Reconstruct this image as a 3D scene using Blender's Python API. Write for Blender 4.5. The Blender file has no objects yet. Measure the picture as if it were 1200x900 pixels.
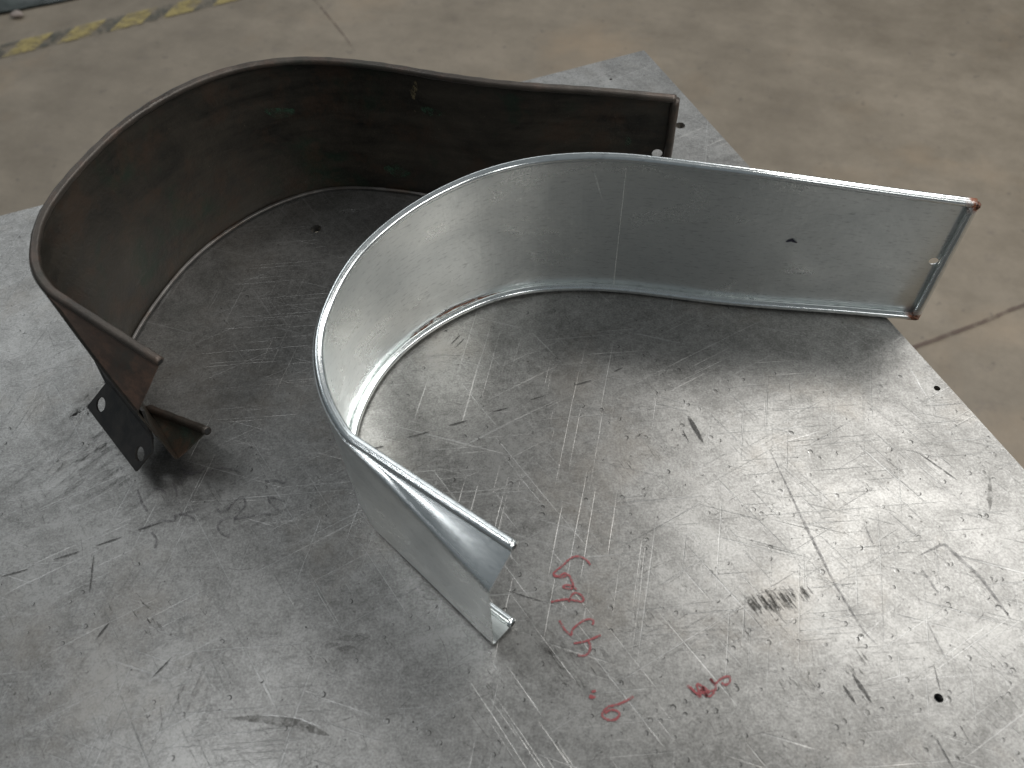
import bpy, bmesh, math, random
from mathutils import Vector, Matrix
from mathutils.bvhtree import BVHTree
random.seed(11)
R = math.radians
scene = bpy.context.scene
COL = scene.collection

# ------------------------------------------------------------------ camera
# world: metres, origin on the table top straight below the lens, Z up, Y away from the photographer
FPX, CAMH, FLOOR = 980.0, 0.65, -0.86
Xa = Vector((0.99946575, -0.01955881, -0.02618529))
Ya = Vector((0.0, -0.80117570, 0.59842920))
Za = Vector((-0.03268358, -0.59810948, -0.80074767))
cam_d = bpy.data.cameras.new('camera'); cam = bpy.data.objects.new('camera', cam_d); COL.objects.link(cam)
def cv(v): return Vector((v.dot(Xa), v.dot(Ya), v.dot(Za)))
ex, ey, ez = cv(Vector((1,0,0))), cv(Vector((0,1,0))), cv(Vector((0,0,1)))
M = Matrix((( ex.x, -ey.x, -ez.x, 0), (ex.y, -ey.y, -ez.y, 0), (ex.z, -ey.z, -ez.z, 0), (0,0,0,1)))
cam.matrix_world = Matrix.Translation((0, 0, CAMH)) @ M
cam_d.sensor_width = 36; cam_d.lens = FPX/1200*36; cam_d.clip_start = .02; cam_d.clip_end = 200
cam_d.dof.use_dof = True; cam_d.dof.focus_distance = .82; cam_d.dof.aperture_fstop = 6.3
scene.camera = cam

def at(p, z=0.0):
    """surveyed point: where the sight line of photo pixel p meets the level z"""
    d = cv(Vector((p[0]-600, p[1]-450, FPX)))
    t = (z-CAMH)/d.z
    return Vector((d.x*t, d.y*t, z))

# ------------------------------------------------------------------ light
w = bpy.data.worlds.new('World'); scene.world = w; w.use_nodes = True
nt = w.node_tree; bg = nt.nodes['Background']
bg.inputs[0].default_value = (.80, .92, 1.0, 1); bg.inputs[1].default_value = 0.14
def area(name, az, el, dist, sx, sy, power, col=(1,1,1), tgt=(.1,.5,0)):
    l = bpy.data.lights.new(name, 'AREA'); l.shape = 'RECTANGLE'; l.size = sx; l.size_y = sy
    l.energy = power; l.color = col
    o = bpy.data.objects.new(name, l); COL.objects.link(o)
    a, e = R(az), R(el); t = Vector(tgt)
    o.location = t + dist*Vector((math.sin(a)*math.cos(e), math.cos(a)*math.cos(e), math.sin(e)))
    o.rotation_euler = (t-o.location).to_track_quat('-Z', 'Y').to_euler()
    return o
area('skylight', 44, 56.5, 4.5, 1.7, 1.1, 78, (1,.985,.96))
area('far_windows', -8, 30, 6.5, 6.5, 1.5, 54, (.95,.98,1))
area('left_windows', -50, 37, 6.0, 2.6, 1.4, 36, (.93,.97,1))
area('side_door', 118, 42, 5.0, 2.2, 1.6, 88, (1,.98,.95))
area('lip_fill', -111, 38.5, 5.0, .42, .7, 10, (.96,.98,1), (-.09,.30,.135))  # added narrow lamp, aimed to brighten the middle of the upper lip
area('right_fill', 74, 40, 5.0, 2.2, 1.2, 68, (1,.99,.97))  # fill lamp added on the right to lift the guard's left inner wall
area('high_left_fill', -78, 68, 5.0, .9, .9, 30, (.96,.98,1))  # unseen overhead lamp, added to brighten the guard's outer web
area('rear_fill', 166, 38, 2.4, .26, .9, 5, (1,.99,.97), (.42,.40,0))  # small added lamp for the bright band near the wall's right end
scene.view_settings.view_transform = 'Standard'; scene.view_settings.look = 'None'
scene.view_settings.exposure = 0; scene.view_settings.gamma = 1
scene.render.engine = 'CYCLES'

# ------------------------------------------------------------------ materials
class NT:
    def __init__(s, name):
        s.m = bpy.data.materials.new(name); s.m.use_nodes = True; s.t = s.m.node_tree
        s.b = s.t.nodes['Principled BSDF']; s.out = s.t.nodes['Material Output']
        s.tc = s.t.nodes.new('ShaderNodeTexCoord')
    def n(s, typ, **k):
        x = s.t.nodes.new(typ)
        for a, v in k.items():
            setattr(x, a, v)
        return x
    def link(s, a, b): s.t.links.new(a, b)
    def coords(s, which='Object', scale=(1,1,1), rot=(0,0,0), loc=(0,0,0)):
        src = s.tc.outputs[which]
        if any(rot):
            m0 = s.n('ShaderNodeMapping'); s.link(src, m0.inputs[0]); m0.inputs['Rotation'].default_value = rot; src = m0.outputs[0]
        mp = s.n('ShaderNodeMapping'); s.link(src, mp.inputs[0])
        mp.inputs['Scale'].default_value = scale
        mp.inputs['Location'].default_value = loc
        return mp.outputs[0]
    def noise(s, vec, scale, detail=4, rough=.6, dist=0):
        x = s.n('ShaderNodeTexNoise'); s.link(vec, x.inputs['Vector'])
        x.inputs['Scale'].default_value = scale; x.inputs['Detail'].default_value = detail
        x.inputs['Roughness'].default_value = rough; x.inputs['Distortion'].default_value = dist
        return x.outputs['Fac']
    def ramp(s, fac, stops):
        x = s.n('ShaderNodeValToRGB'); s.link(fac, x.inputs[0]); e = x.color_ramp.elements
        while len(e) < len(stops): e.new(.5)
        for el, (p, c) in zip(e, stops):
            el.position = p; el.color = (c, c, c, 1) if not hasattr(c, '__len__') else (*c, 1)
        return x.outputs[0]
    def mr(s, fac, a, b, c, d):
        x = s.n('ShaderNodeMapRange'); s.link(fac, x.inputs[0])
        for i, v in enumerate((a, b, c, d)): x.inputs[i+1].default_value = v
        return x.outputs[0]
    def math(s, op, a, b=None):
        x = s.n('ShaderNodeMath', operation=op)
        for i, v in enumerate((a, b)):
            if v is None: continue
            if isinstance(v, (int, float)): x.inputs[i].default_value = v
            else: s.link(v, x.inputs[i])
        return x.outputs[0]
    def mix(s, fac, a, b, blend='MIX'):
        x = s.n('ShaderNodeMix', data_type='RGBA', blend_type=blend)
        if isinstance(fac, (int, float)): x.inputs[0].default_value = fac
        else: s.link(fac, x.inputs[0])
        for i, v in ((6, a), (7, b)):
            if hasattr(v, '__len__'): x.inputs[i].default_value = (*v, 1)
            else: s.link(v, x.inputs[i])
        return x.outputs[2]
    def bump(s, h, strength, dist, prev=None):
        x = s.n('ShaderNodeBump'); s.link(h, x.inputs['Height'])
        x.inputs['Strength'].default_value = strength; x.inputs['Distance'].default_value = dist
        if prev is not None: s.link(prev, x.inputs['Normal'])
        return x.outputs[0]
    def set(s, **k):
        nm = dict(col='Base Color', rough='Roughness', metal='Metallic', normal='Normal', alpha='Alpha', aniso='Anisotropic', spec='Specular IOR Level')
        for a, v in k.items():
            i = s.b.inputs[nm[a]]
            if isinstance(v, (int, float)): i.default_value = v
            elif hasattr(v, '__len__'): i.default_value = (*v, 1)
            else: s.link(v, i)
        return s.m

def m_table():
    s = NT('worn_steel')
    o = s.coords()
    big = s.noise(o, 3.2, 5, .6, .6)
    mid = s.noise(s.coords(scale=(1,1,1), loc=(5,2,0)), 16, 6, .68, .8)
    fine = s.noise(o, 160, 6, .75)
    # smears rubbed along two directions
    sm1 = s.noise(s.coords(scale=(60, 7, 1), rot=(0,0,R(-38))), 1.3, 5, .6, .2)
    sm2 = s.noise(s.coords(scale=(6, 52, 1), rot=(0,0,R(-24))), 1.2, 5, .65, .3)
    tone = s.math('ADD', s.math('MULTIPLY', big, .17), s.math('MULTIPLY', mid, .28))
    tone = s.math('ADD', tone, s.math('MULTIPLY', s.math('ADD', sm1, sm2), .10))
    tone = s.math('ADD', tone, s.math('MULTIPLY', s.math('ADD', fine, s.noise(o, 520, 3, .6)), .30))
    col = s.ramp(tone, [(.415, (.088,.083,.075)), (.50, (.120,.117,.110)), (.575, (.163,.160,.152)), (.69, (.27,.266,.254))])
    # hairline scratch families
    tot = None
    for i, (ang, sc, lo) in enumerate([(12, (420, 5), .66), (-35, (380, 6), .66), (60, (460, 5), .665), (-72, (350, 6), .67), (86, (520, 6), .66)]):
        n = s.noise(s.coords(scale=(sc[0], sc[1], 1), rot=(0,0,R(ang)), loc=(i*3.1, i*7.7, 0)), 1.0, 2, .5, .12)
        l = s.mr(n, lo, lo+.05, 0, 1)
        tot = l if tot is None else s.math('MAXIMUM', tot, l)
    col = s.mix(s.math('MULTIPLY', tot, .18), col, (.55,.55,.54))
    # pits
    v = s.n('ShaderNodeTexVoronoi'); s.link(o, v.inputs['Vector']); v.inputs['Scale'].default_value = 75
    pit = s.math('MULTIPLY', s.mr(v.outputs['Distance'], .05, .11, 1, 0), s.mr(s.noise(o, 30, 2), .52, .6, 0, 1))
    col = s.mix(s.math('MULTIPLY', pit, .75), col, (.06,.055,.05))
    # brown grime
    gr = s.mr(s.noise(s.coords(loc=(9,4,0)), 7, 6, .7), .52, .75, 0, .5)
    col = s.mix(gr, col, (.20,.175,.145))
    rough = s.math('ADD', s.mr(tone, .4, .7, .325, .285), s.math('MULTIPLY', fine, .16))
    h = s.math('ADD', s.math('MULTIPLY', fine, .7), s.math('MULTIPLY', tot, -.7))
    nb = s.bump(h, .30, .0005)
    return s.set(col=col, rough=rough, metal=.85, normal=nb)

def m_galv(name='galvanised_sheet', base=1.0, rust=None, rough0=.25, bump=1.0, metal=.95):
    s = NT(name)
    uv = s.coords('UV'); o = s.coords()
    dash = s.noise(s.coords('UV', scale=(110, 420, 1)), 1, 4, .65)
    cloud = s.noise(s.coords('UV', scale=(9, 14, 1)), 1, 5, .6, .5)
    fine = s.noise(s.coords('UV', scale=(500, 700, 1)), 1, 4, .7)
    streak = s.noise(s.coords('UV', scale=(260, 8, 1)), 1, 3, .5)
    col = s.ramp(cloud, [(.3, (.62*base,.65*base,.65*base)), (.7, (.80*base,.825*base,.815*base))])
    spot = s.mr(dash, .54, .70, 0, .45)
    col = s.mix(spot, col, (.27,.29,.30))
    if rust:
        g = None
        for (p, rad) in rust:
            d = s.n('ShaderNodeVectorMath', operation='DISTANCE'); s.link(o, d.inputs[0]); d.inputs[1].default_value = p
            f = s.mr(d.outputs['Value'], rad*.5, rad, 1, 0)
            g = f if g is None else s.math('MAXIMUM', g, f)
        f = s.math('MULTIPLY', g, s.mr(s.noise(o, 130, 5, .7), .38, .52, 0, 1))
        col = s.mix(f, col, (.21,.075,.035))
        s.set(metal=s.mr(f, 0, 1, .95, .2))
        rg = s.math('ADD', s.mr(cloud, .3, .7, rough0+.06, rough0-.03), s.math('MULTIPLY', f, .35))
    else:
        s.set(metal=metal); rg = s.mr(cloud, .3, .7, rough0+.06, rough0-.03)
    rg = s.math('ADD', rg, s.math('MULTIPLY', fine, .06))
    nb = s.bump(dash, .06*bump, .0012); nb = s.bump(streak, .06*bump, .001, nb); nb = s.bump(cloud, .25*bump, .006, nb)
    return s.set(col=col, rough=rg, normal=nb)

def m_old(name, lo, hi, green, rustc, rustamt, rough=.42, metal=.35):
    s = NT(name); o = s.coords()
    a = s.noise(o, 9, 6, .7, .6); b = s.noise(s.coords(loc=(3,8,1)), 14, 6, .65, .4); f = s.noise(o, 220, 5, .7)
    st = s.noise(s.coords(scale=(14,14,90)), 1, 5, .65)
    col = s.ramp(s.math('ADD', s.math('MULTIPLY', a, .6), s.math('MULTIPLY', st, .4)), [(.35, lo), (.65, hi)])
    col = s.mix(s.mr(b, .56, .68, 0, .7), col, green)
    col = s.mix(s.math('MULTIPLY', s.mr(s.noise(s.coords(loc=(1,1,6)), 22, 7, .72), .5, .62, 0, 1), rustamt), col, rustc)
    col = s.mix(s.mr(f, .68, .78, 0, .5), col, (.30,.25,.19))
    nb = s.bump(f, .35, .0012); nb = s.bump(a, .3, .004, nb)
    return s.set(col=col, rough=s.mr(st, .3, .7, rough-.06, rough+.16), metal=metal, normal=nb)

def m_mark(name, col, alpha, rough=.45, metal=.6, sc=180, lo=.35, hi=.6):
    s = NT(name); o = s.coords()
    a = s.math('MULTIPLY', s.mr(s.noise(o, sc, 5, .7), lo, hi, 0, 1), alpha)
    return s.set(col=col, rough=rough, metal=metal, alpha=a)

def m_floor():
    s = NT('concrete_floor'); o = s.coords()
    a = s.noise(o, 1.3, 6, .62, .5); b = s.noise(s.coords(loc=(4,4,0)), 6, 7, .7); f = s.noise(o, 90, 6, .75)
    st = s.noise(s.coords(scale=(2,16,1), rot=(0,0,R(20))), 1.2, 5, .6)
    t = s.math('ADD', s.math('MULTIPLY', a, .4), s.math('MULTIPLY', b, .38)); t = s.math('ADD', t, s.math('MULTIPLY', f, .13)); t = s.math('ADD', t, s.math('MULTIPLY', st, .12))
    col = s.ramp(t, [(.36, (.128,.104,.075)), (.52, (.192,.161,.121)), (.66, (.258,.217,.166))])
    col = s.mix(s.mr(s.noise(s.coords(loc=(2,7,0)), 2.1, 4), .55, .72, 0, .35), col, (.33,.235,.145))
    sp = s.mr(s.noise(s.coords(loc=(9,1,0)), 15, 8, .78), .56, .70, 0, .5); col = s.mix(sp, col, (.12,.10,.085)); v = s.noise(o, 34, 3, .5); col = s.mix(s.mr(v, .68, .74, 0, .45), col, (.075,.065,.055))
    return s.set(col=col, rough=s.mr(b, .3, .7, .45, .62), metal=0, normal=s.bump(f, .2, .001))

def m_paint(name, col, wear):
    s = NT(name); o = s.coords()
    n = s.noise(o, 26, 6, .72, .4)
    c = s.mix(s.mr(s.noise(o, 9, 4), .4, .6, 0, .5), col, tuple(x*.7 for x in col))
    a = s.mr(n, wear-.08, wear+.08, .15, 1)
    return s.set(col=c, rough=.5, alpha=s.math('MULTIPLY', a, .8))

def m_plain(name, c1, c2, rough, metal, sc=40, bs=.2):
    s = NT(name); o = s.coords(); n = s.noise(o, sc, 6, .65)
    return s.set(col=s.ramp(n, [(.35, c1), (.65, c2)]), rough=s.mr(n, .3, .7, rough-.05, rough+.1), metal=metal, normal=s.bump(n, bs, .002))

# ------------------------------------------------------------------ helpers
def mesh_obj(name, verts, faces, mat, parent=None, smooth=False, uvs=None, origin=None):
    me = bpy.data.meshes.new(name); me.from_pydata([tuple(v) for v in verts], [], faces); me.update()
    if uvs:
        ul = me.uv_layers.new(name='UVMap')
        for lp in me.loops: ul.data[lp.index].uv = uvs[lp.vertex_index]
    if smooth:
        for p in me.polygons: p.use_smooth = True
    me.materials.append(mat)
    o = bpy.data.objects.new(name, me); COL.objects.link(o)
    if parent: attach(o, parent)
    return o
def attach(o, parent):
    o.parent = parent; o.matrix_parent_inverse = Matrix.Translation(parent.location).inverted()
def empty(name, loc, label, cat):
    e = bpy.data.objects.new(name, None); COL.objects.link(e); e.location = loc; e.empty_display_size = .05
    e['label'] = label; e['category'] = cat
    return e
def bake(o):
    bpy.context.view_layer.update()
    dg = bpy.context.evaluated_depsgraph_get()
    me = bpy.data.meshes.new_from_object(o.evaluated_get(dg)); me.name = o.name
    me.set_sharp_from_angle(angle=R(38)); o.modifiers.clear(); o.data = me
def drill(o, spots):
    """spots: (centre, axis, radius, length, squash)"""
    cs = []
    for c, ax, r, ln in spots:
        bm = bmesh.new(); bmesh.ops.create_cone(bm, cap_ends=True, segments=28, radius1=r, radius2=r, depth=ln)
        q = Vector(ax).to_track_quat('Z', 'Y').to_matrix().to_4x4()
        bmesh.ops.transform(bm, matrix=Matrix.Translation(c) @ q, verts=bm.verts)
        me = bpy.data.meshes.new('cutter'); bm.to_mesh(me); bm.free()
        k = bpy.data.objects.new('cutter', me); COL.objects.link(k); cs.append(k)
        md = o.modifiers.new('hole', 'BOOLEAN'); md.operation = 'DIFFERENCE'; md.solver = 'EXACT'; md.object = k
    bake(o)
    for k in cs: bpy.data.objects.remove(k)
def catmull(P, n):
    out = []
    for i in range(len(P)-1):
        p0, p1, p2, p3 = P[max(i-1,0)], P[i], P[i+1], P[min(i+2,len(P)-1)]
        for k in range(n):
            t = k/n
            out.append(.5*((2*p1)+(p2-p0)*t+(2*p0-5*p1+4*p2-p3)*t*t+(3*p1-p0-3*p2+p3)*t**3))
    out.append(P[-1]); return out
def resample(P, step):
    L = [0]
    for a, b in zip(P, P[1:]): L.append(L[-1]+(b-a).length)
    n = max(2, int(L[-1]/step)); out = []; j = 0
    for i in range(n+1):
        s = L[-1]*i/n
        while j < len(L)-2 and L[j+1] < s: j += 1
        f = (s-L[j])/max(1e-9, L[j+1]-L[j]); out.append(P[j].lerp(P[j+1], min(1, f)))
    return out
def relax(P, it):
    for _ in range(it): P = [P[0]]+[(P[i-1]+P[i]*2+P[i+1])/4 for i in range(1, len(P)-1)]+[P[-1]]
    return P
def inward(P, i):
    d = P[min(i+1, len(P)-1)]-P[max(i-1, 0)]; d.z = 0; d.normalize()
    return Vector((-d.y, d.x, 0))
def sweep(name, P, prof, mat, parent, upv=None, wob=0):
    """sweep a closed (inward, up) profile along P"""
    V, F, U = [], [], []; m = len(prof); s = 0
    for i, p in enumerate(P):
        t = (P[min(i+1, len(P)-1)]-P[max(i-1, 0)]).normalized()
        if upv is None:
            a = inward(P, i); b = t.cross(a)*-1
            if b.z < 0: b = -b
        else:
            a = upv[0]; b = upv[1]
        if i: s += (p-P[i-1]).length
        k = 1+wob*math.sin(s*60+i*.7)+wob*random.uniform(-.5,.5)
        for j, (x, y) in enumerate(prof): V.append(p+a*x*k+b*y*k); U.append((s, j/m*.02))
    for i in range(len(P)-1):
        for j in range(m):
            F.append((i*m+j, i*m+(j+1)%m, (i+1)*m+(j+1)%m, (i+1)*m+j))
    F.append(tuple(range(m))[::-1]); F.append(tuple((len(P)-1)*m+j for j in range(m)))
    return mesh_obj(name, V, F, mat, parent, True, U)
def disc(name, c, ax, r, mat, parent):
    q = ax.to_track_quat('Z', 'Y').to_matrix(); V = [c+q @ Vector((r*math.cos(i*math.pi/8), r*math.sin(i*math.pi/8), 0)) for i in range(16)]
    return mesh_obj(name, V, [tuple(range(16))], mat, parent)
def bead(r, n=24, groove=.16):
    out = []
    for i in range(n):
        a = 2*math.pi*i/n; d = (a-R(70)+math.pi) % (2*math.pi)-math.pi
        rr = r*(1-groove*math.exp(-(d/R(16))**2)); out.append((rr*math.cos(a), rr*math.sin(a)))
    return out
def blob(name, c, r, mat, parent, seed=0, flat=(1,1,1)):
    rnd = random.Random(seed); bm = bmesh.new(); bmesh.ops.create_icosphere(bm, subdivisions=3, radius=r)
    ph = [rnd.uniform(0, 6) for _ in range(6)]
    for v in bm.verts:
        n = v.co.normalized(); k = 1+.16*math.sin(3*n.x+ph[0])*math.sin(4*n.y+ph[1])+.1*math.sin(7*n.z+ph[2])*math.sin(6*n.x+ph[3])
        v.co = Vector((v.co.x*flat[0], v.co.y*flat[1], v.co.z*flat[2]))*k+Vector(c)
    me = bpy.data.meshes.new(name); bm.to_mesh(me); bm.free(); me.materials.append(mat)
    for p in me.polygons: p.use_smooth = True
    o = bpy.data.objects.new(name, me); COL.objects.link(o); attach(o, parent); return o

M_DARK = m_plain('opening_shade', (.01,.01,.01), (.02,.018,.016), .7, 0)
# ------------------------------------------------------------------ floor
MF = m_floor()
S = 14
fl = mesh_obj('floor', [(-S,-S,FLOOR),(S,-S,FLOOR),(S,S+6,FLOOR),(-S,S+6,FLOOR)], [(0,1,2,3)], MF); fl['kind'] = 'structure'
def ribbon(pts, w, z, taper=True, rnd=random, jit=0.0, V=None, F=None):
    """flat strip of width w along pts, added to V, F"""
    n = len(pts); b = len(V)
    for i, p in enumerate(pts):
        d = pts[min(i+1, n-1)]-pts[max(i-1, 0)]; d.z = 0
        if d.length < 1e-9: d = Vector((1,0,0))
        d.normalize(); s = Vector((-d.y, d.x, 0))
        k = w/2*(1+rnd.uniform(-jit, jit))
        if taper: k *= max(.08, math.sin(math.pi*min(1, max(0, (i+.15)/(n-.7))))**.6)
        q = Vector((p.x, p.y, z)); V.append(q-s*k); V.append(q+s*k)
    for i in range(n-1): F.append((b+2*i, b+2*i+2, b+2*i+3, b+2*i+1))
def floorpx(p): return at(p, FLOOR)
yel = m_paint('worn_yellow_paint', (.40,.32,.12), .47); blk = m_paint('worn_black_paint', (.085,.088,.072), .54)
a0, a1 = floorpx((-60, 76)), floorpx((310, -14)); dv = (a1-a0); Lt = dv.length; dv.normalize(); sv = Vector((-dv.y, dv.x, 0))
pos = -.15; k = 0; first = floorpx((2, 62))
while pos < Lt+.8:
    wdt = .105 if k % 2 == 0 else .068
    q = a0+dv*pos; hw = .042; sk = .035 if k % 2 == 0 else .035
    zz = FLOOR+.004
    vs = [q-sv*hw-dv*sk, q+dv*wdt-sv*hw-dv*sk, q+dv*wdt+sv*hw+dv*sk, q+sv*hw+dv*sk]
    vs = [Vector((v.x, v.y, zz)) for v in vs]
    mesh_obj('yellow_stripe' if k % 2 == 0 else 'black_stripe', vs, [(0,1,2,3)], yel if k % 2 == 0 else blk, fl)
    pos += wdt+.001; k += 1
MC = m_mark('floor_crack', (.095,.06,.05), .6, .8, 0, 30, .3, .5)
V, F = [], []
def wob_line(a, b, n, amp, rnd):
    out = []; s = (b-a).normalized(); s = Vector((-s.y, s.x, 0)); o = 0
    for i in range(n+1):
        o += rnd.uniform(-amp, amp); out.append(a.lerp(b, i/n)+s*o*math.sin(math.pi*i/n+.2))
    return out
rn = random.Random(3)
c1 = [floorpx(p) for p in [(350,-20),(372,4),(392,28),(408,48),(416,62)]]
ribbon(relax(resample(c1, .02), 2), .004, FLOOR+.004, True, rn, .5, V, F)
c2 = [floorpx(p) for p in [(1020,428),(1075,405),(1110,390),(1150,374),(1200,356),(1280,330),(1380,296)]]
ribbon(wob_line(c2[0], c2[-1], 60, .0012, rn), .010, FLOOR+.0045, False, rn, .2, V, F)
ck = mesh_obj('floor_crack', V, F, MC, fl)

# dark plastic sheeting heaped on the floor, top left corner of the view
mt = m_plain('dark_plastic', (.018,.024,.022), (.05,.062,.058), .28, 0, 12, .3)
e0 = [floorpx(p) for p in [(-260,52),(-120,34),(-40,24),(0,19),(18,16),(32,12),(55,8),(85,2),(115,-6),(170,-20),(240,-38)]]
edge = resample(e0, .05); V, F = [], []; nr = 16; rn = random.Random(8)
for i, p in enumerate(edge):
    for j in range(nr):
        q = p+Vector((-.05, .06, 0))*j*1.0
        h = (.015+.10*(1-math.exp(-j*.35)))+.022*math.sin(i*.9+j*.7)*min(1, j/2)+.014*math.sin(i*2.3-j*1.3)*min(1, j/2)+rn.uniform(-.004,.004)
        if j == 0: h = .004
        V.append(Vector((q.x, q.y, FLOOR+h)))
for i in range(len(edge)-1):
    for j in range(nr-1): a = i*nr+j; F.append((a, a+nr, a+nr+1, a+1))
tp = mesh_obj('plastic_sheet', V, F, mt, smooth=True)
sd = tp.modifiers.new('t', 'SOLIDIFY'); sd.thickness = .003; sb = tp.modifiers.new('s', 'SUBSURF'); sb.levels = sb.render_levels = 1
tp['label'] = 'crumpled dark plastic sheet on the floor beyond the striped line'; tp['category'] = 'plastic sheet'
pb = floorpx((25, 15)); pm = m_plain('pale_stone', (.22,.18,.16), (.33,.28,.25), .7, 0, 60)
st_e = empty('stone', (pb.x, pb.y-.02, FLOOR), '', '')
bpy.data.objects.remove(st_e)
bm = bmesh.new(); bmesh.ops.create_icosphere(bm, subdivisions=3, radius=.015)
for v in bm.verts: v.co = Vector((v.co.x*1.5, v.co.y, v.co.z*.7))*(1+.12*math.sin(v.co.x*200+v.co.y*160))
me = bpy.data.meshes.new('stone'); bm.to_mesh(me); bm.free(); me.materials.append(pm)
for p in me.polygons: p.use_smooth = True
so = bpy.data.objects.new('stone', me); COL.objects.link(so); so.location = (pb.x, pb.y-.03, FLOOR+.012)
so['label'] = 'small pale pinkish stone at the edge of the dark plastic sheet'; so['category'] = 'stone'

# ------------------------------------------------------------------ steel table
C0 = at((755, 58)); dA = (at((0, 252))-C0).normalized(); dB = (at((1200, 548))-C0).normalized()
tb = empty('steel_table', (C0.x-.3, C0.y-.8, FLOOR), 'scratched bare steel table with red marker writing, carrying both curved guards', 'table')
T = .010; LA, LB = 1.5, 1.5
q = [C0, C0+dA*LA, C0+dA*LA+dB*LB, C0+dB*LB]
bm = bmesh.new(); vt = [bm.verts.new(p) for p in q]; f = bm.faces.new(vt)
if f.normal.z < 0: f.normal_flip()
r = bmesh.ops.extrude_face_region(bm, geom=[f])
for v in [g for g in r['geom'] if isinstance(g, bmesh.types.BMVert)]: v.co.z -= T
bmesh.ops.recalc_face_normals(bm, faces=bm.faces)
bmesh.ops.bevel(bm, geom=[e for e in bm.edges], offset=.0014, segments=2, affect='EDGES')
me = bpy.data.meshes.new('tabletop'); bm.to_mesh(me); bm.free(); MT = m_table(); me.materials.append(MT)
top = bpy.data.objects.new('tabletop', me); COL.objects.link(top); attach(top, tb)
holes = [((797,147), .0062), ((1098,455), .0030), ((1100,818), .0034), ((370,268), .0062), ((716,93), .002)]
drill(top, [(at(p)+Vector((0,0,-T/2)), (0,0,1), r, .05) for p, r in holes])
MLg = m_plain('painted_frame_steel', (.05,.07,.09), (.08,.10,.12), .45, .1, 30)
def box(name, c, ax, ay, sx, sy, z0, z1, mat, parent):
    V = [c+ax*(i*sx/2)+ay*(j*sy/2)+Vector((0,0,z)) for z in (z0, z1) for i, j in ((-1,-1),(1,-1),(1,1),(-1,1))]
    V = [Vector((v.x, v.y, v.z-c.z)) for v in V]
    return mesh_obj(name, V, [(3,2,1,0),(4,5,6,7),(0,1,5,4),(1,2,6,5),(2,3,7,6),(3,0,4,7)], mat, parent)
ins = .22
for i in (0, 1):
    for j in (0, 1):
        c = C0+dA*(ins+i*(LA-2*ins))+dB*(ins+j*(LB-2*ins)); box('leg', c, dA, dB, .06, .06, FLOOR, -T-.062, MLg, tb)
for j in (0, 1):
    c = C0+dA*(LA/2)+dB*(ins+j*(LB-2*ins)); box('frame_rail', c, dA, dB, LA-2*ins+.06, .06, -T-.06, -T-.001, MLg, tb)
    c = C0+dB*(LB/2)+dA*(ins+j*(LA-2*ins)); box('frame_rail', c, dB, dA, LB-2*ins-.062, .06, -T-.06, -T-.001, MLg, tb)

# scratches, gouges, dimples and marks on the steel: thin worn films just above it
def inquad(p):
    d = p-C0; return d.dot(dA.cross(Vector((0,0,1)))) , d
def ontable(p, m=.004):
    d = Vector((p.x-C0.x, p.y-C0.y, 0)); det = dA.x*dB.y-dA.y*dB.x
    u = (d.x*dB.y-d.y*dB.x)/det; v = (dA.x*d.y-dA.y*d.x)/det
    return m < u < LA-m and m < v < LB-m
zc = [0]
def nz(base=.00012, span=.0003):
    zc[0] = (zc[0]+.6180339) % 1; return base+span*zc[0]
ML = m_mark('bright_scratch', (.55,.55,.54), .45, .33, .9, 240, .36, .56)
MD = m_mark('dark_gouge', (.05,.048,.045), .78, .5, .4, 260, .30, .52)
MS = m_mark('dark_smear', (.065,.061,.053), .50, .5, .4, 150, .36, .62)
MR = m_mark('red_marker', (.27,.045,.05), .72, .5, 0, 330, .26, .50)
MV = m_mark('faded_dark_marker', (.055,.05,.056), .5, .5, 0, 260, .34, .6)
rn = random.Random(21)
V, F = [], []
def scr(p0, ang, ln, wd, curve, V, F, n=7):
    pts = []; a = ang; p = Vector((p0.x, p0.y, 0))
    for i in range(n):
        pts.append(p.copy()); p += Vector((math.cos(a), math.sin(a), 0))*ln/(n-1); a += curve/(n-1)
    if all(ontable(x) for x in pts): ribbon(pts, wd, nz(), True, rn, .3, V, F)
cnt = 0
while cnt < 5200:
    p = at((rn.uniform(-60, 1260), rn.uniform(40, 960)))
    fam = rn.choice([R(25), R(28), R(-42), R(75), R(100), R(-75), None])
    ang = rn.uniform(0, math.pi) if fam is None else fam+rn.gauss(0, .22)
    ln = min(.085, .004+rn.expovariate(1/.009)); scr(p, ang, ln, rn.uniform(.00008, .00025), rn.gauss(0, .25), V, F); cnt += 1
# the longer ones read off the photograph
for a, b, wd in [((797,410),(814,405),.0008),((822,407),(831,403),.0009),((841,395),(861,389),.0009),((880,381),(892,378),.0009),
                 ((758,421),(772,418),.0007),((920,437),(977,429),.0008),((905,522),(962,505),.0009),((877,575),(897,556),.0007),
                 ((590,672),(604,700),.0008),((604,700),(617,728),.0006),((393,614),(430,642),.0008),((548,395),(560,420),.0006),((689,408),(712,398),.0005),
                 ((672,435),(692,428),.0007),((1160,790),(1032,800),.0008),((1030,800),(1075,785),.0010),((612,615),(606,650),.0006),
                 ((300,830),(325,765),.0007),((280,690),(325,830),.0006),((210,800),(222,690),.0007),((355,690),(372,745),.0007),
                 ((720,820),(702,760),.0007),((700,560),(705,640),.0005),((476,855),(470,795),.0007),((568,760),(590,800),.0008),
                 ((830,655),(800,610),.0006),((1065,430),(1092,475),.0022),((985,770),(1040,720),.0007),((640,590),(690,520),.0005)]:
    A, B = at(a), at(b); ribbon(wob_line(A, B, 10, .0003, rn), wd*.5, nz(), True, rn, .3, V, F)
o = mesh_obj('bright_scratch', V, F, ML, tb); o['kind'] = 'stuff'
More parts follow.
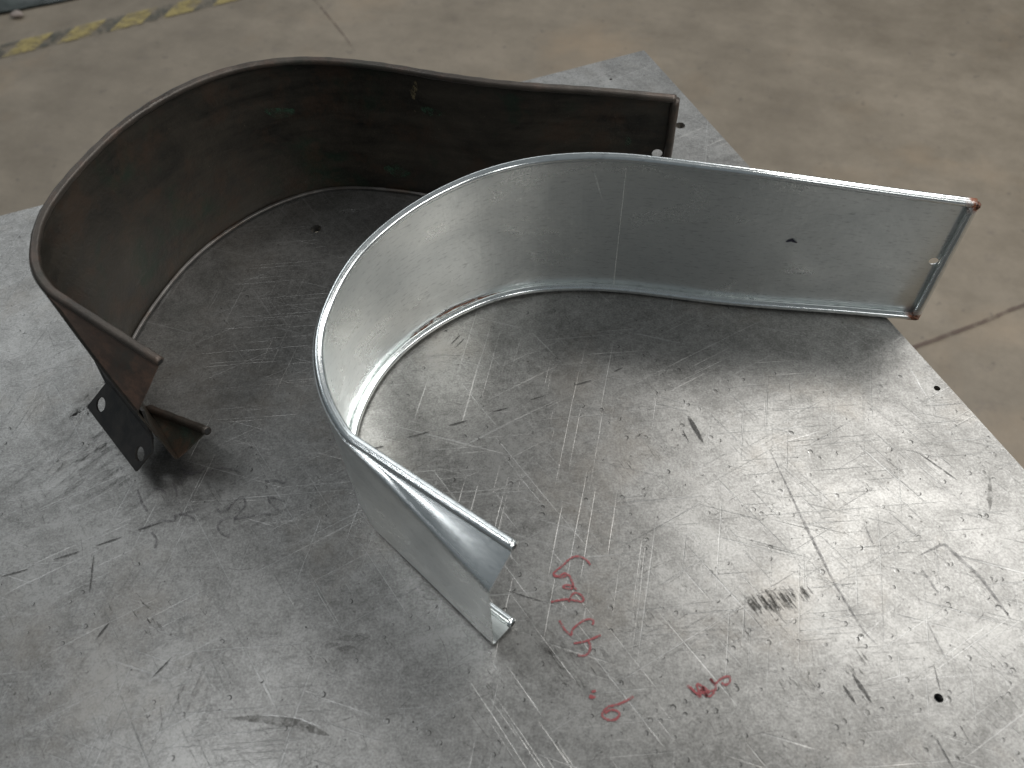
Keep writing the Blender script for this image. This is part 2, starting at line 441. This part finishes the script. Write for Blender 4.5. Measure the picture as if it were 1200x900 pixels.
# dark nicks and short hairlines
V, F = [], []; cnt = 0
while cnt < 1700:
    p = at((rn.uniform(-40, 1240), rn.uniform(60, 940)))
    scr(p, rn.choice([R(28), R(-48), R(-60), rn.uniform(0, 3.1)])+rn.gauss(0, .15), min(.05, .003+rn.expovariate(1/.008)), rn.uniform(.0002, .0006), rn.gauss(0, .3), V, F, 5); cnt += 1
for x, y, dx, dy, n, ln, wd in [(893,708,15,-4,30,24,.0022),(915,703,18,-5,26,22,.0020),(940,694,18,-5,18,16,.0018),(770,535,12,-10,6,12,.0007),(728,545,10,10,5,12,.0007),(768,425,14,14,8,10,.0006),
                        (860,742,18,14,8,12,.0007),(765,720,10,10,6,13,.0007),(1000,785,10,4,6,14,.0011),(1008,772,6,5,4,16,.0012),(930,800,14,6,8,10,.0009),(950,805,8,5,6,12,.0009),
                        (180,735,14,-10,12,9,.0009),(165,712,12,10,6,9,.0009),(675,795,22,18,14,15,.0008),(640,760,14,16,8,12,.0007),(1028,570,14,6,8,6,.0006),
                        (1140,855,12,6,8,8,.0006),(918,590,14,-6,8,7,.0006),(375,770,16,-6,8,7,.0010),(590,800,20,14,8,10,.0008),(868,740,12,-4,5,12,.0006),(945,470,40,-6,10,7,.0005)]:
    for i in range(n):
        cx, cy = x+rn.uniform(-dx, dx), y+rn.uniform(-1, 1)*dy; l = ln*rn.uniform(.5, 1)
        A, B = at((cx-l*.38, cy-l*.5)), at((cx+l*.38, cy+l*.5)); ribbon(wob_line(A, B, 5, .0003, rn), wd*rn.uniform(.5, 1.3), nz(), True, rn, .4, V, F)
o = mesh_obj('dark_nick', V, F, MS, tb); o['kind'] = 'stuff'
# gouges that can be picked out one by one
def gouge(pts, wd, mat=MD, name='gouge'):
    V, F = [], []; P = relax(resample([at(p) for p in pts], .002), 1)
    ribbon(P, wd, nz(.0005, .0002), True, rn, .15, V, F); mesh_obj(name, V, F, mat, tb)
for a, b, wd in [((2,676),(34,667),.0016),((63,656),(95,646),.0016),((112,640),(144,629),.0015),((162,621),(191,612),.0015),((110,651),(105,696),.0014),
                 ((477,513),(504,506),.0018),((526,499),(548,493),.0018),((577,483),(596,478),.0015),((621,469),(638,464),.0013),((672,452),(693,446),.0013),((719,436),(730,431),.0013),
                 ((437,526),(450,523),.0018),((806,487),(824,519),.0042),((800,504),(807,518),.0010),((593,692),(638,706),.0010),((1077,531),(1122,563),.0013),
                 ((988,803),(1003,825),.0022),((999,790),(1021,823),.0030),((1094,778),(1102,810),.0007),((1095,862),(1118,902),.0010),((202,770),(178,795),.0014),((128,730),(112,750),.002),((540,392),(528,404),.0010),((545,396),(533,408),.0008)]:
    gouge([a, b], wd)
gouge([(272,842),(300,842),(345,847),(386,862)], .0070, MS)
gouge([(290,838),(320,839),(350,842),(380,854)], .0009, ML, 'gouge_lip')
gouge([(1075,652),(1106,637),(1150,678),(1185,726)], .0030, MV, 'pencil_mark'); gouge([(1079,666),(1100,696)], .0022, MV, 'pencil_mark')
gouge([(901,525),(920,565),(935,598),(955,638),(978,684),(1012,740),(1040,768)], .0022, MV, 'pencil_mark'); gouge([(1160,560),(1160,598)], .004, MS, 'pencil_mark'); gouge([(1012,612),(1024,640)], .0014, MV, 'pencil_mark')
gouge([(1086,728),(1112,780)], .0012, MV, 'pencil_mark')
# weld-spatter rings and specks
V, F = [], []; V2, F2 = [], []
cnt = 0
while cnt < 760:
    x = rn.uniform(0, 1250); y = rn.uniform(60, 930)
    dens = .25+.75*max(0, min(1, (x-450)/450))*max(0, min(1, (y-380)/120))
    if rn.random() > dens: continue
    p = at((x, y)); cnt += 1
    if not ontable(p, .006): continue
    rr = rn.uniform(.0008, .0021); a0 = rn.uniform(-2.2, -.6); span = rn.uniform(2.0, 4.4)
    if rn.random() < .2:
        pts = [p+Vector((math.cos(t), math.sin(t), 0))*rr*.35 for t in (0, 3.14)]
        ribbon([pts[0], p, pts[1]], rr*.9, nz(.0004,.0002), True, rn, .2, V, F); continue
    pts = [p+Vector((math.cos(a0+span*i/7), math.sin(a0+span*i/7), 0))*rr for i in range(8)]
    ribbon(pts, rr*.48, nz(.0004, .0002), True, rn, .3, V, F)
    pts = [p+Vector((math.cos(a0+3.3+1.8*i/5), math.sin(a0+3.3+1.8*i/5), 0))*rr for i in range(6)]
    ribbon(pts, rr*.34, nz(.0004, .0002), True, rn, .3, V2, F2)
o = mesh_obj('spatter_ring', V, F, MD, tb); o['kind'] = 'stuff'
o = mesh_obj('spatter_glint', V2, F2, ML, tb); o['kind'] = 'stuff'
# smudges: soft rubbed patches made of many faint wipes
V, F = [], []
for x, y, rx, ry, n, ln, wd, an in [(98,478,24,16,16,40,.010,-.62),(110,520,50,26,26,55,.006,-.62),(60,560,50,30,16,60,.004,-.62),(130,560,40,30,18,60,.005,-.62),(672,780,40,40,20,38,.004,.85),(640,760,28,30,14,40,.005,.85),
                            (400,755,30,8,8,40,.006,-.1),(255,595,70,30,24,26,.004,-.5),(230,810,40,60,14,60,.003,-1.1),(150,700,70,60,14,60,.0025,-1.1),(870,500,40,40,8,30,.002,.9),(700,90,20,8,6,14,.004,-.3)]:
    for i in range(n):
        cx, cy = x+rn.gauss(0, rx*.5), y+rn.gauss(0, ry*.5); l = ln*rn.uniform(.4, 1)/2; a = an+rn.gauss(0, .08)
        A, B = at((cx-l*math.cos(a), cy-l*math.sin(a))), at((cx+l*math.cos(a), cy+l*math.sin(a)))
        if ontable(A) and ontable(B): ribbon(wob_line(A, B, 8, .0006, rn), wd*rn.uniform(.4, 1.2), nz(), True, rn, .3, V, F)
MS2 = m_mark('faint_smudge', (.07,.066,.06), .20, .5, .3, 90, .36, .66)
o = mesh_obj('rubbed_smudge', V, F, MS2, tb); o['kind'] = 'stuff'
# red marker writing
def stroke(pts, k, ox, oy, wd, mat, V, F, z0=.0008):
    P = [at((ox+x/k, oy+y/k)) for x, y in pts]
    P = relax(resample(catmull(P, 6), .0008), 1) if len(P) > 2 else resample(P, .0008)
    ribbon(P, wd, nz(z0, .0003), False, rn, .22, V, F)
def writing(name, strokes, k, ox, oy, wd, mat, label=None):
    V, F = [], []
    for s in strokes: stroke(s, k, ox, oy, wd, mat, V, F)
    o = mesh_obj(name, V, F, mat, tb)
    if label: o['label'] = label
    return o
RW = dict(k=3.46, ox=600, oy=620, wd=.0018, mat=MR)
writing('marker_writing', [[(318,148),(305,130),(280,115),(255,113),(232,125),(205,150),(174,175),(168,187),(178,195),(196,190),(214,180),(228,188)],
    [(170,186),(200,198),(228,188),(240,205),(247,225),(246,240),(232,244),(214,240),(206,234),(222,228),(245,234),(262,247)],
    [(158,297),(190,290),(225,286),(262,292),(284,296),(290,283),(276,266),(257,260),(243,268),(230,296)],], label='red handwritten word Cap', **RW)
writing('marker_writing', [[(192,372),(206,398),(224,420),(241,432),(243,414),(260,394),(290,373),(316,366),(331,374),(326,390)],
    [(250,465),(290,458),(325,446),(360,431)],[(308,452),(317,475),(313,500),(300,512),(282,516),(268,512)]], label='red handwritten letters Sh', **RW)
writing('marker_writing', [[(312,681),(326,686),(338,680)],[(314,676),(330,680)],[(322,662),(340,657)],[(492,680),(465,696),(430,712),(392,722),(371,740),(367,760),(388,774),(418,773),(436,754),(428,740),(400,734),(376,748)]], label='red handwritten colon and figure 6', **RW)
writing('marker_writing', [[(710,635),(738,658),(765,682),(748,630),(772,642),(792,684),(772,638),(800,666),(762,650),(800,680),(826,642),(802,604),(822,628),(850,606),(878,598),(884,618),(862,634),(850,622)],[(722,640),(750,668),(790,660),(820,655)]], label='red handwritten scribble', **RW)
GW = dict(k=2.647, ox=0, oy=560, wd=.0020, mat=MV)
writing('faded_writing', [[(428,38),(440,75),(458,105)],[(443,52),(462,40),(492,34),(512,46),(516,62)],[(540,18),(546,38),(552,60)],[(430,163),(470,146),(500,134),(540,134),(545,118),(575,110),(617,98)],[(556,114),(586,118),(602,130),(598,146)],
    [(672,92),(684,108),(706,98),(728,74),(752,60),(762,84),(742,110),(728,128)],[(716,122),(690,132),(676,150),(684,170),(706,182),(716,172)],[(832,58),(836,74),(852,92),(866,100)],[(838,62),(862,66),(884,76)],[(822,12),(858,10),(882,18),(890,2)],[(560,-30),(590,-12),(620,-20),(640,-34)],[(470,170),(486,190),(482,220)],[(560,20),(575,-5),(600,-30)],[(650,-20),(690,-30),(740,-20)],[(725,130),(780,120),(840,112)]], **GW)

# ------------------------------------------------------------------ curved guards
def fillet(poly, rad, n=4):
    """round the inner corners of a section polyline; fixed point count"""
    out = [poly[0]]
    for i in range(1, len(poly)-1):
        a, b, c = poly[i-1], poly[i], poly[i+1]
        r = min(rad, (a-b).length*.45, (c-b).length*.45)
        p, q = b+(a-b).normalized()*r if (a-b).length > 1e-7 else b.copy(), b+(c-b).normalized()*r if (c-b).length > 1e-7 else b.copy()
        for k in range(n+1):
            t = k/n; out.append(p*(1-t)**2+b*2*t*(1-t)+q*t*t)
    out.append(poly[-1]); return out

def guard(root, top_ctrl, endT, P1, P2, endB, r, thick, mats, bend_relax, rows=14, wob=0, bow=Vector((0,0,0)), r_low=None, lean=None):
    wall_m, lip_m, rim_m, low_m, lowrim_m = mats
    T = [at((x, y), z) for x, y, z in top_ctrl]
    P = relax(resample(catmull(T, 10), .006), bend_relax)
    nb = len(P)-1
    inn = [inward(P, i) for i in range(len(P))]
    # straight open end: lips taper out from nothing at the bend
    bendT = P[-1].copy(); m = 26
    secs, topl, botl = [], [], []
    for i, p in enumerate(P):
        a = inn[i]; out = p-a*r; sh = Vector((0,0,0))
        if lean is not None: sh = lean*max(0, 1-(nb-i)/9)**2
        zt = p.z; tp_ = Vector((out.x, out.y, zt)); bt = Vector((out.x, out.y, .0012))+sh
        e = 1e-4
        secs.append([tp_, tp_-Vector((0,0,e)), bt+Vector((0,0,e)), bt]); topl.append(p.copy()); botl.append(Vector((p.x, p.y, (r_low or r)+.0005))+sh-a*(r-(r_low or r)))
    a = inn[-1]; s_t, s_b = secs[-1][0], secs[-1][3]
    tb0, bb0 = topl[-1], botl[-1]
    for k in range(1, m+1):
        t = k/m; T_ = tb0.lerp(endT, t); B_ = bb0.lerp(endB, t)
        F1 = s_t.lerp(P1, t)+bow*4*t*(1-t); F2 = s_b.lerp(P2, t)
        dT = (F1-T_); dB_ = (F2-B_)
        tl = T_+dT.normalized()*r; bl = B_+dB_.normalized()*r
        secs.append([tl, F1, F2, bl]); topl.append(T_); botl.append(B_)
    NF = 4; V, F, U = [], [], []; s = 0; prev = None; rowsz = None; infos = []
    for i, sec in enumerate(secs):
        f = fillet(sec, .0035, NF)      # 1 + 5 + 5 + 1
        A, B = f[NF+1], f[NF+2]
        mid = [A.lerp(B, j/rows) for j in range(1, rows)]
        # slight panel unevenness
        line = f[:NF+2]+mid+f[NF+2:]
        if prev is not None: s += (line[len(line)//2]-prev).length
        prev = line[len(line)//2]; infos.append(s)
        rowsz = len(line)
        for j, p in enumerate(line): V.append(p); U.append((s, p.z))
    n = len(secs)
    def grid(j0, j1, i0, i1):
        idx = {}; vv, uu, ff = [], [], []
        for i in range(i0, i1+1):
            for j in range(j0, j1+1):
                idx[i, j] = len(vv); vv.append(V[i*rowsz+j]); uu.append(U[i*rowsz+j])
        for i in range(i0, i1):
            for j in range(j0, j1): ff.append((idx[i,j], idx[i+1,j], idx[i+1,j+1], idx[i,j+1]))
        return vv, ff, uu
    wallg = grid(1, rowsz-2, 0, n-1)
    def lipgrid(j0, j1, amp):
        K = 8; vv, uu, ff = [], [], []
        A0, A1, A2 = V[nb*rowsz+j0], V[(n-1)*rowsz+j0], V[(n-1)*rowsz+j1]
        nn = (A1-A0).cross(A2-A0).normalized(); nn = nn if nn.z > 0 else -nn
        for i in range(nb, n):
            for k in range(K+1):
                u_ = k/K; t_ = (i-nb)/(n-1-nb); a_, b_ = V[i*rowsz+j0], V[i*rowsz+j1]
                vv.append(a_.lerp(b_, u_)-nn*amp*math.sin(math.pi*u_)*math.sin(math.pi*t_*.85)); q_ = U[i*rowsz+j0]; uu.append((q_[0], (a_-b_).length*u_))
        for i in range(n-1-nb):
            for k in range(K): ff.append((i*(K+1)+k, (i+1)*(K+1)+k, (i+1)*(K+1)+k+1, i*(K+1)+k+1))
        return vv, ff, uu
    l1 = lipgrid(0, 1, .0005); l2 = lipgrid(rowsz-1, rowsz-2, .0008)
    wall = mesh_obj('side_wall', wallg[0], wallg[1], wall_m, root, True, wallg[2])
    u = mesh_obj('folded_lip', l1[0], l1[1], lip_m, root, True, l1[2]); l = mesh_obj('folded_lip', l2[0], l2[1], low_m, root, True, l2[2])
    for o in (wall, u, l):
        sd = o.modifiers.new('t', 'SOLIDIFY'); sd.thickness = thick; sd.offset = 0
        if o is not wall: bake(o)
    lowA, lowB = botl[:nb+1], botl[nb:]
    topl = relax(resample(topl, .004), 2); botl = relax(resample(botl, .004), 2)
    pr = bead(r)
    sweep('rolled_rim', topl, pr, rim_m, root, wob=wob); 
    if r_low:
        sweep('rolled_rim', relax(resample(lowA, .004), 2), bead(r_low), lowrim_m, root, wob=wob); sweep('rolled_rim', resample(lowB, .004), pr, rim_m, root, wob=wob)
    else: sweep('rolled_rim', botl, pr, lowrim_m, root, wob=wob)
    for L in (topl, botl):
        d = (L[-1]-L[-2]).normalized(); disc('rim_shade_disc', L[-1]+d*.0002, d, r*.66, M_DARK, root)  # flat dark disc on the solid end, painting the shade of a hollow rim
    # upright rim closing the far end
    p0 = P[0]; a = inn[0]; t = (P[0]-P[1]).normalized(); t.z = 0
    base = Vector((p0.x, p0.y, r)); up = [base.lerp(p0, i/20) for i in range(21)]
    sweep('end_rim', up, bead(r*1.05, 20, 0), rim_m, root, upv=(a, t), wob=wob)
    return wall, P, inn, secs

# --- new galvanised guard
newc = [(1143,238,.152),(1050,226,.157),(900,205,.168),(780,190,.171),(730,185,.172),(680,184,.172),(620,190,.170),(560,206,.167),(500,234,.164),(450,269,.160),
        (410,311,.156),(382,365,.150),(373,410,.147),(379,455,.145),(392,487,.144),(408,512,.143)]
endT = at((603,641), .143); P1 = at((573,694), .124); P2 = at((578,756), .004); endB = at((601,731), .0085)
g1 = empty('galvanised_guard', (at((700,340)).x, at((700,340)).y, 0), 'shiny new galvanised sheet guard curved like a hook, overhanging the right table edge', 'sheet metal guard')
re_top, re_bot = at((1143,238), .152), at((1072,372), .004)
rp = [(tuple(re_top), .012), (tuple(re_bot), .014)]
seam = [(tuple(at(p, .008)), .030) for p in [(505,385),(540,367),(575,355),(470,418)]]
G_wall = m_galv('galvanised_sheet'); G_lip = m_galv('galvanised_lip', .92, None, .15, .12, .97); G_rim = m_galv('galvanised_rim', 1.05, rp, .14, .5)
wall, P, inn, secs = guard(g1, newc, endT, P1, P2, endB, .0041, .0009, (G_wall, G_lip, G_rim, G_lip, G_rim), 3)
# coordinates for the rust on the bottom seam follow the object's own frame
MRu = m_plain('rust_bloom', (.05,.027,.02), (.20,.085,.05), .45, .6, 380, .6)
from_cam = Vector((0,0,CAMH))
bpy.context.view_layer.update()
def hitter(o):
    dg = bpy.context.evaluated_depsgraph_get(); e = o.evaluated_get(dg); me = e.to_mesh()
    tree = BVHTree.FromPolygons([o.matrix_world @ v.co for v in me.vertices], [tuple(p.vertices) for p in me.polygons]); e.to_mesh_clear()
    def hit(p, lift=.0006):
        d = cv(Vector((p[0]-600, p[1]-450, FPX))).normalized(); loc, nn, i, ds = tree.ray_cast(from_cam, d)
        if loc is None: return None, None
        if nn.dot(d) > 0: nn = -nn
        return loc+nn*lift, nn
    return hit
hit = hitter(wall)
def film(name, pts, wd, mat, root, hit, taper=True, lift=.0006):
    V, F = [], []; H = [hit(p, lift) for p in pts]; H = [h for h in H if h[0] is not None]; n = len(H)
    for i, (p, nn) in enumerate(H):
        d = (H[min(i+1,n-1)][0]-H[max(i-1,0)][0]).normalized(); s = d.cross(nn).normalized()
        k = wd/2*(1+rn.uniform(-.3,.3))*(max(.1, math.sin(math.pi*(i+.2)/(n-.6)))**.6 if taper else 1); V += [p-s*k, p+s*k]
    F = [(2*i, 2*i+2, 2*i+3, 2*i+1) for i in range(n-1)]
    return mesh_obj(name, V, F, mat, root)
def lerp_px(a, b, n): return [(a[0]+(b[0]-a[0])*i/n, a[1]+(b[1]-a[1])*i/n) for i in range(n+1)]
MSc = m_mark('scribed_scratch', (.8,.8,.76), .34, .6, .2, 300, .3, .5)
film('scribed_line', lerp_px((734,196), (719,332), 14), .0007, MSc, g1, hit, False)
film('scribed_line', lerp_px((694,194), (706,235), 6), .0006, MSc, g1, hit)
MI = m_mark('ink_spot', (.02,.02,.035), .95, .5, 0, 300, .15, .3)
film('ink_spot', [(921,283),(924,282),(928,281),(931,283),(934,284)], .0034, MI, g1, hit)
# rust line in the crook of the bottom rim
film('rust_streak', [(452,428),(467,409),(487,390),(509,374),(533,360),(558,350),(583,343),(600,340)], .0030, m_mark('rust_film', (.20,.07,.035), .9, .8, .1, 200, .34, .5), g1, hit, True, .0008)
hp, hn = hit((1094,306), 0)
drill(wall, [(hp, hn, .0042, .03)])
blob('rusty_joint', re_top+Vector((.001,-.002,-.001)), .0031, MRu, g1, 1, (1,1,1.1))
blob('rusty_joint', re_bot+Vector((-.001,-.001,.0015)), .0032, MRu, g1, 2, (1.5,1,.9))

# --- old rusty guard
oldc = [(792,116,.150),(700,107,.156),(600,100,.162),(520,90,.165),(440,77,.167),(360,71,.170),(290,78,.176),(222,100,.181),(152,141,.183),(93,196,.184),(53,248,.184),(41,288,.182),(44,320,.180),(60,342,.177)]
oT, oP1, oP2, oB = at((188,424), .148), at((161,484), .100), at((207,539), .020), at((243,505), .040)
g2 = empty('rusty_guard', (at((300,240)).x, at((300,240)).y, 0), 'old dark rusty sheet metal guard with a holed mounting bracket, curved behind the shiny one', 'sheet metal guard')
O_in = m_old('old_dark_paint', (.006,.006,.005), (.046,.038,.028), (.009,.024,.014), (.05,.028,.017), .5, .36, .25)
O_lip = m_old('old_rusty_lip', (.050,.036,.029), (.10,.070,.054), (.05,.052,.044), (.145,.085,.060), .8, .5, .3)
O_low = m_old('old_green_lip', (.024,.026,.021), (.055,.048,.036), (.028,.06,.045), (.11,.055,.033), .5, .4, .3)
O_rim = m_old('old_rim', (.034,.030,.026), (.078,.064,.052), (.03,.035,.028), (.10,.062,.045), .5, .36, .4)
O_lrim = m_old('old_lower_rim', (.09,.085,.08), (.17,.16,.15), (.05,.05,.045), (.07,.045,.03), .6, .38, .7)
wall2, P_, inn2, secs2 = guard(g2, oldc, oT, oP1, oP2, oB, .0040, .0014, (O_in, O_lip, O_rim, O_low, O_lrim), 3, wob=.04, bow=Vector((-.0008,-.0008,0)), r_low=.0021, lean=Vector((.010,.011,0)))
hit2 = hitter(wall2); hp, hn = hit2((770,180), 0)
drill(wall2, [(hp, hn, .0055, .03)])
MG = m_mark('green_paint_fleck', (.03,.075,.045), .6, .5, 0, 120, .42, .62)
MY = m_mark('ochre_fleck', (.16,.13,.07), .7, .6, 0, 200, .4, .55)
film('paint_fleck', [(487,95),(487,102),(484,108),(485,116)], .006, MY, g2, hit2)
film('paint_fleck', [(492,126),(502,130),(512,132),(522,133)], .010, MG, g2, hit2)
film('paint_fleck', [(736,160),(736,165),(735,171)], .005, MG, g2, hit2)
film('paint_fleck', [(310,128),(325,133),(345,130)], .012, MG, g2, hit2)
film('paint_fleck', [(450,196),(465,200),(482,203)], .016, MG, g2, hit2)
# bracket bolted to the outside of the narrow end
MB = m_plain('bracket_black_paint', (.017,.017,.017), (.042,.038,.034), .42, .3, 60, .25)
zb = .026
b0, b1, b2, b3, b4, b5 = at((103,477), zb), at((160,552), zb), at((179,529), zb+.020), at((179,513), zb+.026), at((134,456), zb+.026), at((125,449), zb+.022)
def plate(name, pts, th, mat, root, nrm=None):
    n = len(pts); nn = (pts[1]-pts[0]).cross(pts[2]-pts[0]).normalized()
    V = [p+nn*th/2 for p in pts]+[p-nn*th/2 for p in pts]
    F = [tuple(range(n)), tuple(range(2*n-1, n-1, -1))]+[(i, i+n, (i+1)%n+n, (i+1)%n) for i in range(n)]
    return mesh_obj(name, V, F, mat, root), nn
pl, pn = plate('bracket_plate', [b0, b1, b2, b3, b4, b5], .0022, MB, g2)
hitp = hitter(pl)
sp = []
for q, rr in (((118,474), .0068), ((164,532), .0068)):
    h, nn = hitp(q, 0); sp.append((h, pn, rr, .03))
drill(pl, sp)
wn = Vector((-.72, -.69, 0))
u0, u1 = at((118,440), .055), at((178,513), zb+.010)
f0, f1 = at((110,421), .072), at((178,513), zb+.010)
plate('bracket_flange', [b5, b3, b3+Vector((.004,.004,.035)), b5+Vector((-.001,.006,.035)), at((111,421), .055)], .0022, MB, g2)
